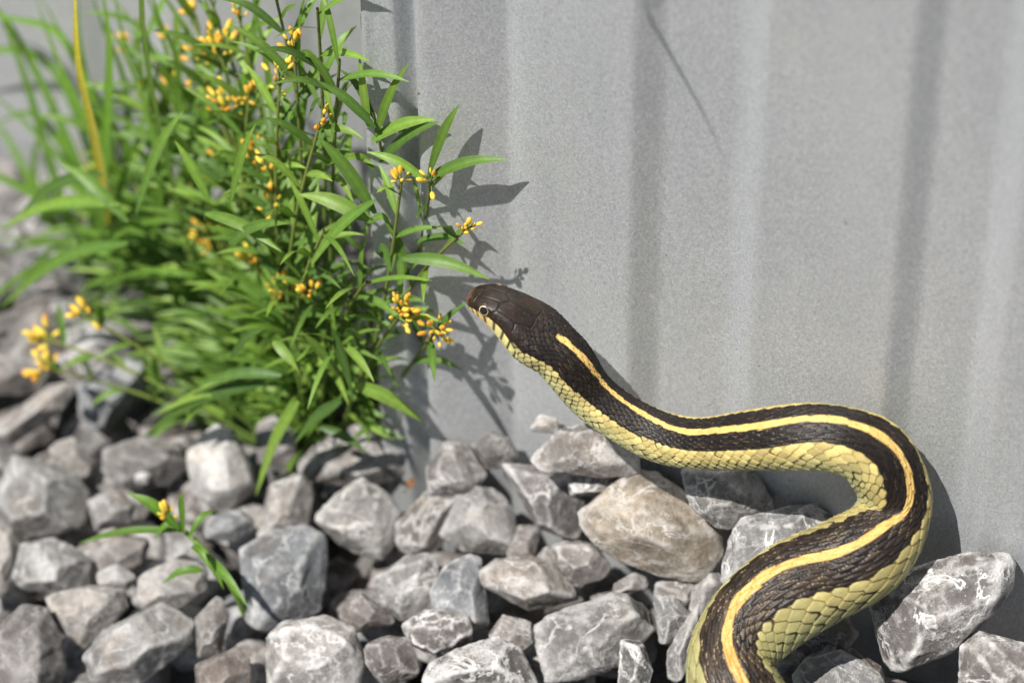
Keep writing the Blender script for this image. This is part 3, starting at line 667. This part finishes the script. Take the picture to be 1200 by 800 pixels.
    crown = lerp(crown, rgb(.20, .095, .045), np.clip((1.7-smm)/1.5, 0, 1)*one)
    # lip band measured below the eye line
    lipTop = np.interp(sm, [0, 1, 3, 5.5, 9, 13, 17, 21], [.1, .5, .85, 1.05, 1.25, 1.1, .4, -1.0])[:, None]
    lipBot = lipTop-np.interp(sm, [0, 2, 6, 12, 18], [.9, 1.5, 2.3, 2.7, 2.8])[:, None]
    lip = np.clip((lipTop-Ym)/.15, 0, 1)
    lc = lerp(rgb(.62, .44, .16)*one[..., None], rgb(.60, .55, .22), np.clip((smm-5)/5, 0, 1)*one)
    bars = np.zeros(r.shape)
    for b0 in (1.1, 2.4, 3.8, 5.6, 7.8, 10.2, 12.6, 15.0):
        bars = np.maximum(bars, np.clip(1.25-np.abs(smm-b0-.35*(lipTop-Ym))/(.28+.16*(b0 > 4)), 0, 1)*(Ym > lipBot-.1))
    mouth = np.clip(1-np.abs(Ym-lipBot)/.16, 0, 1)*(smm < 16)
    lc = lerp(lc, rgb(.012, .010, .008), np.clip(np.maximum(bars*.95, mouth*.85), 0, 1))
    headc = lerp(crown, lc, lip)
    hk = np.clip((16.5-smm)/4.0+.35*(r1-.5), 0, 1); hk = np.where(lip > .5, np.clip((17.5-smm)/2, 0, 1), hk)
    colr = lerp(colr, headc, hk*one)
    hd_h = (hd_n-.00020*pl-.00016*mouth-.00008*bars*lip)*np.clip((18-smm)/3, 0, 1)
    # eye socket hollow
    ES, EP = 5.5, 64.0
    for sg in (-1, 1):
        dd = np.hypot(smm-ES, (pd-sg*EP)/57.3*3.9); hd_h = hd_h-.00045*np.clip(1-dd/1.15, 0, 1)
        ring = np.clip(1-np.abs(dd-1.35)/.35, 0, 1); colr = lerp(colr, rgb(.022, .015, .010), ring*.55*(Ym > -1))
    for sg in (-1, 1):                                             # nostrils
        dn = np.hypot(smm-1.5, Xm-sg*1.9)+np.where(Ym > -.2, 0, 9); hd_h = hd_h-.0002*np.clip(1-dn/.32, 0, 1); colr = lerp(colr, rgb(.004, .003, .003), np.clip(1.4-dn/.30, 0, 1))
    hgt = hgt+hd_h
    nl = np.hypot(X, Y); f_ = 1+np.where(nl > 1e-6, hgt/np.maximum(nl, 1e-6), 0); X, Y = X*f_, Y*f_
    base = Cq[-300]
    base = np.array([0.05, 0.47, ground_z(.05)])
    P = Cq[:, None, :]+Lq[:, None, :]*X[..., None]+Dq[:, None, :]*Y[..., None]-base
    i = (np.arange(ns-1)[:, None]*nphi+np.arange(nphi)[None]); j = (np.arange(ns-1)[:, None]*nphi+(np.arange(nphi)[None]+1) % nphi)
    F = np.stack([i, j, j+nphi, i+nphi], -1).reshape(-1, 4)
    # outward check
    c0 = P.reshape(-1, 3); f0 = F[len(F)//2]; fn = np.cross(c0[f0[1]]-c0[f0[0]], c0[f0[2]]-c0[f0[0]])
    if fn@(c0[f0[0]]-(Cq[len(Cq)//2]-base)) < 0: F = F[:, ::-1]
    sn = empty('garter_snake', base)
    tag(sn, 'black snake with yellow stripes and raised head resting on the gravel by the wall', 'snake')
    me = mesh_np('body', c0, F, M_SNAKE); set_colors(me, colr.reshape(-1, 3)); link('body', me, sn)
    # eyes
    ei = int(np.argmin(np.abs(sm-ES)))
    D, Fi = ico(4)
    for sg in (-1, 1):
        ji = int(np.argmin(np.abs(pd[0]-sg*EP))); p0 = P[ei, ji]
        out = norm(p0-(Cq[ei]-base)); 
        e = link('eye', mesh_np('eye', D*np.array([.00150, .00150, .00120]), Fi, M_EYE), sn)
        e.location = p0-out*.00050
        e.rotation_mode = 'QUATERNION'; e.rotation_quaternion = Vector(out).to_track_quat('Z', 'Y')
    print('snake depth', [(round(depth_of(c), 3), round(float(c[2]-ground_z(c[0])), 4)) for c in C3[::3]], len(c0))
build_snake()

# ------------------------------------------------------------------ plants
def tube(pts, r0, r1, n=6):
    pts = np.asarray(pts, float); m = len(pts); T = norm(np.gradient(pts, axis=0)); ref = np.array([.3, .9, .2])
    a = norm(np.cross(T, ref)); b = np.cross(T, a); rr = np.linspace(r0, r1, m)
    an = np.arange(n)/n*2*np.pi
    V = pts[:, None, :]+(a[:, None, :]*np.cos(an)[None, :, None]+b[:, None, :]*np.sin(an)[None, :, None])*rr[:, None, None]
    i = (np.arange(m-1)[:, None]*n+np.arange(n)[None]); j = (np.arange(m-1)[:, None]*n+(np.arange(n)[None]+1) % n)
    return V.reshape(-1, 3), np.stack([i, j, j+n, i+n], -1).reshape(-1, 4)
def bez(p, n=14):
    p = [np.asarray(q, float) for q in p]; ts = np.linspace(0, 1, len(p)); return spline(ts, np.array(p), np.linspace(0, 1, n)) if len(p) > 2 else p[0]+(p[1]-p[0])*np.linspace(0, 1, n)[:, None]
def leaf_mesh(path, width, face, c0, c1, fold=.22, shape=1.0, taper='leaf'):
    """a narrow leaf along path: five points across, folded along its midrib; face = rough direction of its upper side."""
    P = np.asarray(path, float); m = len(P); T = norm(np.gradient(P, axis=0)); face = np.asarray(face, float)
    sd_ = norm(np.cross(T, face)); up = np.cross(sd_, T)
    t = np.linspace(0, 1, m)
    w = (np.sin(np.pi*np.clip(t*.96+.035, 0, 1)**.78)**.85 if taper == 'leaf' else np.clip(np.minimum(t*6+.5, 1)*(1-t**2.2), .02, 1))*width/2
    w = np.maximum(w, width*.03)
    ac = np.array([-1, -.5, 0, .5, 1.0])
    tw = .12*np.sin(t*5+random.uniform(0, 6))
    V = P[:, None, :]+sd_[:, None, :]*(ac[None, :, None]*w[:, None, None])+up[:, None, :]*((np.abs(ac)[None, :]*fold+ac[None, :]*tw[:, None])*w[:, None])[..., None]
    i = (np.arange(m-1)[:, None]*5+np.arange(4)[None]).ravel()
    F = np.stack([i, i+1, i+6, i+5], 1)
    C = np.asarray(c0)[None, None]*(1-t)[:, None, None]+np.asarray(c1)[None, None]*t[:, None, None]+0*ac[None, :, None]
    C = C*np.where(np.abs(ac) < .1, 1.25, 1.0)[None, :, None]
    return V.reshape(-1, 3), F, C.reshape(-1, 3)
def bud_mesh(kind):
    D, F = ico(2); z = (D[:, 2]+1)/2; w = np.interp(z, [0, .12, .35, .62, .85, 1], [.42, .70, .82, .70, .98, .62])
    V = np.stack([D[:, 0]*w, D[:, 1]*w, D[:, 2]*2.0+2.0], 1)
    V[:, :2] *= (1+(.10+.38*np.clip(z*2-1, 0, 1))*np.sin(np.arctan2(D[:, 1], D[:, 0])*5))[:, None]; V[:, 2] += .35*np.sin(np.arctan2(D[:, 1], D[:, 0])*5)*np.clip(z*2-1, 0, 1)
    g, y, o = np.array([.16, .22, .03]), np.array([.90, .69, .10]), np.array(((.86, .44, .05), (.90, .66, .09), (.70, .28, .04))[kind])
    z = z[:, None]; C = np.where(z < .3, g+(y-g)*(z/.3), y+(o-y)*np.clip((z-.45)/.5, 0, 1))
    me = mesh_np('bud', V*.00066, F, M_BUD); set_colors(me, C); return me
BUDS = [bud_mesh(i) for i in range(3)]
GREENS = [((.135, .245, .036), (.20, .33, .05)), ((.10, .195, .034), (.15, .265, .044)), ((.185, .305, .05), (.25, .38, .065)), ((.07, .145, .028), (.11, .20, .038)), ((.10, .195, .034), (.17, .29, .045))]
LEAF_BUDGET = {}; LEAF_REST = {}
def make_leaf(parent, base, path, width, face, green=None, name='leaf', fold=.22, taper='leaf', vary=True):
    g = green or random.choice(GREENS); k = random.uniform(.68, 1.02) if vary else 1
    V, F, C = leaf_mesh(path, width, face, np.array(g[0])*k, np.array(g[1])*k, fold, taper=taper)
    root = parent.parent or parent
    if root.name.startswith('flowering_weed') and name == 'leaf':
        LEAF_BUDGET[root] = LEAF_BUDGET.get(root, 0)+1
        if LEAF_BUDGET[root] > 300: LEAF_REST.setdefault(root, []).append((V-base, F, C)); return None
    me = mesh_np(name, V-base, F, M_LEAF); set_colors(me, C); return link(name, me, parent)
def join_rest(root):
    Vs, Fs, Cs, k = [], [], [], 0
    for V, F, C in LEAF_REST.get(root, []): Vs.append(V); Fs.append(F+k); Cs.append(C); k += len(V)
    if k:
        me = mesh_np('leaves', np.concatenate(Vs), np.concatenate(Fs), M_LEAF); set_colors(me, np.concatenate(Cs)); o = link('leaves', me, root); o['kind'] = 'stuff'
def make_stem(parent, base, path, r0, r1, c0=(.12, .20, .035), c1=(.14, .16, .035), name='stem'):
    V, F = tube(path, r0, r1); me = mesh_np(name, V-base, F, M_STEM)
    t = np.linspace(0, 1, len(path)).repeat(6)[:, None]; set_colors(me, np.array(c0)*(1-t)+np.array(c1)*t); return link(name, me, parent)
BUD_N = [0]; BUD_REST = []
def flower_head(parent, base, p, axis, n, spread, size=1.0):
    """a loose head of narrow buds on short stalks."""
    axis = norm(np.asarray(axis, float)); Vs, Fs, k = [], [], 0; ends = []
    for i in range(n):
        d = norm(axis*.9+rng.normal(size=3)*.75); e = p+axis*spread*random.uniform(-.5, .8)+d*spread*random.uniform(.35, .95)
        s0 = p+axis*spread*random.uniform(-.6, .2)
        V, F = tube([s0, (s0+e)/2+axis*spread*.1, e], .00016, .00012, 5); Vs.append(V-base); Fs.append(F+k); k += len(V); ends.append((e, norm(d+axis*.4)))
    me = mesh_np('flower_head', np.concatenate(Vs), np.concatenate(Fs), M_STEM); set_colors(me, np.tile([.12, .17, .03], (k, 1)))
    h = link('flower_head', me, parent)
    for e, d in ends:
        BUD_N[0] += 1
        if BUD_N[0] > 300 and parent.name.startswith('flowering_weed'):      # the many small ones become one piece
            sm_ = random.choice(BUDS); nv = len(sm_.vertices); B_ = np.empty(nv*3, np.float32); sm_.vertices.foreach_get('co', B_); Cc = np.empty(nv*4, np.float32); sm_.color_attributes['tint'].data.foreach_get('color', Cc)
            F_ = np.array([p.vertices[:] for p in sm_.polygons]); s = size*random.uniform(.5, 1.15); Rm = np.array(Vector(d).to_track_quat('Z', 'Y').to_matrix())
            BUD_REST.append((B_.reshape(-1, 3)*s@Rm.T+(e-base), F_, Cc.reshape(-1, 4)[:, :3])); continue
        b = link('bud', random.choice(BUDS), h); b.location = e-base; b.rotation_mode = 'QUATERNION'
        b.rotation_quaternion = Vector(d).to_track_quat('Z', 'Y'); s = size*random.uniform(.5, 1.15); b.scale = (s, s, s*random.uniform(.9, 1.2))
UPZ = np.array([0, 0, 1.0])
def leafy_stem(plant, base, b, tip, nleaf, L=(.015, .025), Wd=(.0017, .0026), bow=.012, t0=.12, heads=None, side=None):
    mid = (b+tip)/2+UPZ*bow*.6+rng.normal(size=3)*.003
    path = bez([b, mid, tip], 16)
    st = make_stem(plant, base, path, .00062, .00034)
    az = random.uniform(0, 6.28)
    for i in range(nleaf):
        t = t0+(1-t0)*(i+.5)/nleaf; k = t*15; a = int(min(k, 14)); p = path[a]+(path[a+1]-path[a])*(k-a); T = norm(path[a+1]-path[a])
        az += 2.4+random.uniform(-.4, .4)
        e1 = norm(np.cross(T, np.array([.2, .1, 1.0])+rng.normal(size=3)*.01)); e2 = np.cross(T, e1)
        rad = e1*math.cos(az)+e2*math.sin(az)
        l = random.uniform(*L)*(1-.25*t); d = norm(T*random.uniform(.45, .9)+rad*.9+UPZ*.15)
        # leaves do not grow through the sheet
        def clear(q):
            w = float((q-WO)@WN); return q+WN*(.0015-w) if (w < .0015 and wall_u(q) > u0-.006) else q
        pth = [clear(q) for q in (p, p+d*l*.5+UPZ*l*.05, p+d*l-UPZ*l*random.uniform(.0, .22))]
        make_leaf(st, base, bez(pth, 10), random.uniform(*Wd), norm(UPZ+rad*.3-T*.2+WN*.4))
    return st, path
def weed():
    bp = on_ground(362, 492, 0); bp[2] -= .008
    pl = empty('flowering_weed', bp); tag(pl, 'bushy green weed with narrow leaves and yellow bud clusters at the wall corner', 'plant')
    def gb(px, py): q = on_ground(px, py); q[2] -= .01; return q
    # (root px, tip px, offset of the tip from the wall plane mm, leaves, buds)
    S = [((395,488),(505,213),12,11,5), ((400,480),(437,130),9,9,0), ((405,490),(470,215),16,9,4), ((400,492),(545,270),20,6,5), ((392,495),(470,368),30,8,13), ((398,498),(512,385),27,5,11),
         ((385,480),(398,70),14,9,0), ((375,478),(372,10),22,10,0), ((370,475),(318,-25),28,10,4), ((362,480),(375,145),26,9,4), ((355,480),(328,95),30,9,7), ((350,482),(258,62),22,10,16), ((345,478),(205,52),8,9,4),
         ((340,482),(268,130),30,9,12), ((350,490),(316,200),34,8,7), ((345,490),(320,245),36,7,5), ((338,486),(250,288),36,8,13), ((350,495),(297,308),42,8,10), ((360,500),(330,345),44,8,11), ((368,500),(365,345),42,8,5),
         ((325,490),(184,352),30,9,8), ((320,488),(184,376),34,6,8), ((330,486),(120,262),5,10,0), ((330,484),(90,205),-12,9,0), ((335,480),(150,100),-2,10,0), ((345,478),(208,103),18,8,6), ((338,476),(160,20),2,10,0), ((350,474),(240,-20),14,10,0),
         ((330,498),(240,420),44,8,0), ((345,505),(290,415),48,8,0), ((372,503),(405,405),42,8,0), ((385,500),(430,330),34,9,0), ((365,500),(380,270),38,9,0), ((330,492),(215,300),24,9,0), ((320,492),(170,290),10,9,0),
         ((350,470),(292,115),20,7,6), ((345,470),(236,78),14,7,7), ((352,476),(300,186),26,7,6), ((345,476),(150,62),4,7,4), ((358,472),(345,60),18,7,5), ((345,480),(215,165),14,7,5),
         ((322,490),(150,335),8,9,0), ((318,488),(112,318),4,9,0), ((326,494),(200,395),20,9,0), ((322,488),(135,240),0,10,0), ((318,490),(70,300),-6,10,0), ((330,492),(230,345),20,9,3), ((325,486),(165,200),0,10,0), ((335,500),(255,450),26,8,0), ((350,502),(330,440),30,8,0),
         ((318,490),(95,250),0,10,0), ((316,492),(130,300),4,10,0), ((320,488),(185,240),8,10,3), ((316,490),(60,345),2,9,0), ((324,490),(200,310),12,10,3), ((320,486),(110,150),-4,10,0), ((326,484),(170,110),2,10,3), ((330,484),(260,190),16,10,5), ((336,482),(285,250),24,9,4), ((322,494),(170,380),14,9,0), ((340,478),(225,15),4,10,5), ((346,476),(280,20),12,10,4)]
    # leaves whose outline the picture shows clearly: (base px, tip px, wall offsets mm, width mm)
    Lf = [((500,210),(596,187),12,1.5,2.5), ((502,207),(539,122),12,4,2.5), ((500,212),(430,178),12,15,2.2), ((440,160),(479,75),8,2.5,2.5), ((432,150),(421,66),9,3,2.3), ((436,165),(510,140),9,2,2.8), ((445,190),(515,143),9,3,2.6),
          ((440,235),(355,325),24,34,2.6), ((432,258),(350,228),22,26,3.4), ((470,303),(573,327),20,12,2.8), ((440,250),(372,160),22,26,3.2), ((447,285),(458,318),22,26,2.4), ((470,302),(470,360),20,24,2.2), ((412,450),(497,495),34,16,3.2), ((425,400),(405,385),30,40,2.6),
          ((395,440),(355,390),36,46,2.6), ((350,470),(300,580),40,52,3.6), ((310,450),(168,512),40,52,3.4), ((300,455),(185,485),38,50,2.8), ((330,440),(232,452),40,50,2.6), ((375,500),(430,530),28,26,2.2),
          ((440,150),(372,95),12,22,2.2), ((395,110),(360,60),16,22,2.2), ((268,285),(338,262),38,44,2.6), ((240,250),(330,295),34,40,2.6), ((270,240),(300,145),34,30,2.4), ((160,250),(215,130),10,6,3.0), ((140,240),(0,268),0,0,3.0), ((150,285),(0,362),4,6,3.4), ((150,260),(70,190),2,-8,3.0), ((245,235),(205,165),20,16,2.4),
          ((120,205),(20,255),-10,-16,3.0), ((400,470),(345,520),40,50,2.8), ((390,385),(415,470),40,40,2.6), ((320,400),(350,435),46,52,2.4), ((270,420),(310,385),46,50,2.4), ((255,455),(215,500),42,50,2.6)]
    root = gb(362, 490)
    for b, e, o0, o1, w in Lf:
        p0, p1 = off_wall(b[0], b[1], o0*.38+.8), off_wall(e[0], e[1], o1*.38+.8); d = p1-p0; l = np.linalg.norm(d)
        pth = bez([p0, p0+d*.5+UPZ*l*.10, p1], 12)
        make_leaf(pl, bp, pth, w*1e-3, norm(UPZ*.7+WN*.6+CR*-.2))
    for k_, (b, tp, o, nl, nb) in enumerate(S[:6]+sorted(S[6:], key=lambda q: -q[1][0])):
        tip = off_wall(tp[0], tp[1], o*.36+1-46*min(1, max(0, (400-tp[0])/210)))
        st, path = leafy_stem(pl, bp, gb(*b), tip, nl+(2 if k_ < 6 else 11), L=(.013, .020) if k_ < 6 else (.015, .026), Wd=(.0013, .0020) if k_ < 6 else (.0012, .0021))
        if nb: flower_head(pl, bp, tip, path[-1]-path[-3], int(nb*2.0), .0038 if nb > 6 else .0024)
    # two flower stems that lean out low to the side
    for tp, o, nb in (((103,372),14,6), ((58,398),10,9), ((57,432),16,11)):
        b = gb(322, 486) if tp[0] > 90 else gb(316, 492); tip = off_wall(tp[0], tp[1], o)
        st, path = leafy_stem(pl, bp, b, tip, 6, L=(.010, .016), Wd=(.0013, .002), bow=.004, t0=.1); flower_head(pl, bp, tip, path[-1]-path[-3], int(nb*1.6), .0026, 1.35)
    join_rest(pl)
    if BUD_REST:
        k = 0; Fs = []
        for V, F, C in BUD_REST: Fs.append(F+k); k += len(V)
        me = mesh_np('buds', np.concatenate([q[0] for q in BUD_REST]), np.concatenate(Fs), M_BUD); set_colors(me, np.concatenate([q[2] for q in BUD_REST])); o = link('buds', me, pl); o['kind'] = 'stuff'
weed()

def grass():
    # blades of grass behind the weed; paths in px with offsets from the wall plane (mm, negative = behind it)
    bp = on_ground(110, 250); bp[2] -= .008
    g = empty('grass_tuft', bp); tag(g, 'tuft of long blurred grass blades behind the flowering weed', 'grass tuft')
    yel = ((.45, .40, .04), (.68, .58, .07)); B = [
        ([(125,250),(110,150),(92,70),(88,-40)], (-10,6,14,16), 4.4, yel), ([(110,240),(60,120),(0,15),(-60,-20)], (-30,-36,-40,-40), 3.2, None), ([(140,235),(90,70),(30,25),(-50,5)], (-26,-30,-32,-34), 3.0, None),
        ([(120,240),(70,90),(-10,60),(-70,70)], (-40,-44,-46,-46), 3.2, None), ([(100,230),(50,140),(-10,150)], (-34,-38,-40), 3.4, None), ([(60,260),(40,190),(70,110)], (-30,-34,-34), 3.2, None), ([(60,270),(20,180),(-30,120)], (-34,-40,-44), 3.4, None),
        ([(140,230),(150,120),(125,40),(100,-30)], (-28,-28,-26,-26), 2.6, None), ([(170,230),(180,130),(150,60),(130,-40)], (-20,-20,-18,-18), 2.6, None), ([(190,220),(210,90),(190,30),(175,-30)], (-16,-14,-12,-12), 2.6, None),
        ([(120,260),(80,215),(30,225)], (-24,-24,-22), 3.0, None), ([(200,230),(160,150),(90,130)], (-18,-20,-24), 2.8, None), ([(90,300),(30,320),(-40,380)], (-10,-6,-4), 3.2, None), ([(130,250),(105,200),(85,150)], (-20,-22,-24), 1.2, ((.25, .16, .04), (.32, .22, .05))), ([(220,200),(250,60),(230,-30)], (-14,-12,-10), 2.6, None), ([(300,180),(310,60),(290,-30)], (-12,-8,-6), 2.4, None), ([(340,170),(350,60),(365,-30)], (2,4,6), 2.4, None)]
    for _ in range(16):                       # low blades sprawling over the stones
        x0 = random.uniform(110, 260); y0 = random.uniform(250, 330); x1 = x0-random.uniform(60, 170); o = random.uniform(-14, 8)
        B.append(([(x0, y0), ((x0+x1)/2, y0-random.uniform(0, 30)), (x1, y0+random.uniform(-30, 70))], (o-6, o, o-3), random.uniform(1.8, 2.8), None))
    for _ in range(26):                       # the rest of the tuft
        x0 = random.uniform(60, 330); x1 = x0+random.uniform(-190, 60); y1 = random.uniform(-60, 230); o = random.uniform(-44, -6); sgn = random.uniform(-30, 30)
        B.append(([(x0, 255), ((x0+x1)/2+sgn, (y1+255)/2-random.uniform(0, 50)), (x1, y1)], (o, o-2, o-4), random.uniform(2.0, 3.6), None))
    for pts, os, w, gr in B:
        P = [off_wall(p[0], p[1], o-16) for p, o in zip(pts, os)]
        r = on_ground(pts[0][0], pts[0][1]+20); r = bp+np.array([(P[0][0]-bp[0])*.35, (P[0][1]-bp[1])*.3, 0]); r[2] = ground_z(r[0])-.006
        make_leaf(g, bp, bez([r]+P, 20), w*1e-3, norm(WN+UPZ*.5), gr or ((.09, .20, .02), (.15, .27, .04)), name='blade', taper='blade')
    # one stalk arches over above the picture and throws the thin line of shade on the wall
    b2 = on_ground(262, 400); b2[2] -= .008
    a2 = empty('arching_grass_stalk', b2); tag(a2, 'thin grass stalk arching high above the weed whose shadow crosses the wall', 'grass')
    sh = [off_wall(843, 188, 0), off_wall(800, 95, 0), off_wall(755, 0, 0)]
    lift_ = (.048, .060, .074); top = [q-SUN_DIR*(h/(-SUN_DIR@WN)) for q, h in zip(sh, lift_)]
    path = bez([b2, b2+np.array([-.01, -.01, .12]), b2+np.array([.005, -.02, .2]), top[2]+np.array([-.02, -.0, .03]), top[2], top[1], top[0]], 40)
    make_leaf(a2, b2, path, .0015, norm(WN*.6+UPZ), ((.10, .18, .03), (.2, .24, .05)), name='blade', taper='blade')
grass()

def seedling():
    bp = on_ground(285, 705); bp[2] -= .004
    s = empty('seedling', bp); tag(s, 'small seedling with one orange bud growing among the stones', 'plant')
    def q(px, py, dz): return on_ground(px, py, dz)
    path = bez([bp, q(262, 672, .010), q(225, 630, .018), q(200, 610, .022)], 14); st = make_stem(s, bp, path, .0007, .0005, (.12, .2, .03), (.12, .2, .03))
    for a, b, w in (((210,620,.021),(150,578,.030),3.6), ((212,622,.02),(92,636,.016),2.6), ((215,625,.02),(213,575,.033),2.4), ((222,628,.02),(252,598,.022),2.2), ((235,648,.016),(290,710,.012),3.0), ((238,668,.012),(190,684,.010),2.8), ((225,640,.02),(245,665,.019),2.4), ((205,615,.022),(182,632,.019),2.2), ((240,655,.015),(262,690,.011),2.2)):
        p0, p1 = q(*a), q(*b); d = p1-p0
        make_leaf(s, bp, bez([p0, p0+d*.5+UPZ*.002, p1], 10), w*.74e-3, norm(UPZ+WN*.4), ((.09, .19, .02), (.13, .25, .03)))
    p = q(196, 606, .024); flower_head(s, bp, p, norm(UPZ+WN*.3), 12, .0011, 1.0)
seedling()

def dead_leaf():
    b = on_ground(480, 572, -.001); o3 = empty('dead_leaf', b); tag(o3, 'tiny orange brown dead leaf in the gap beside the pinkish slab', 'leaf')
    make_leaf(o3, b, bez([on_ground(474, 577, 0), on_ground(480, 567, .003), on_ground(487, 560, .002)], 8), .0022, UPZ, ((.22, .10, .04), (.26, .12, .05)))
dead_leaf()
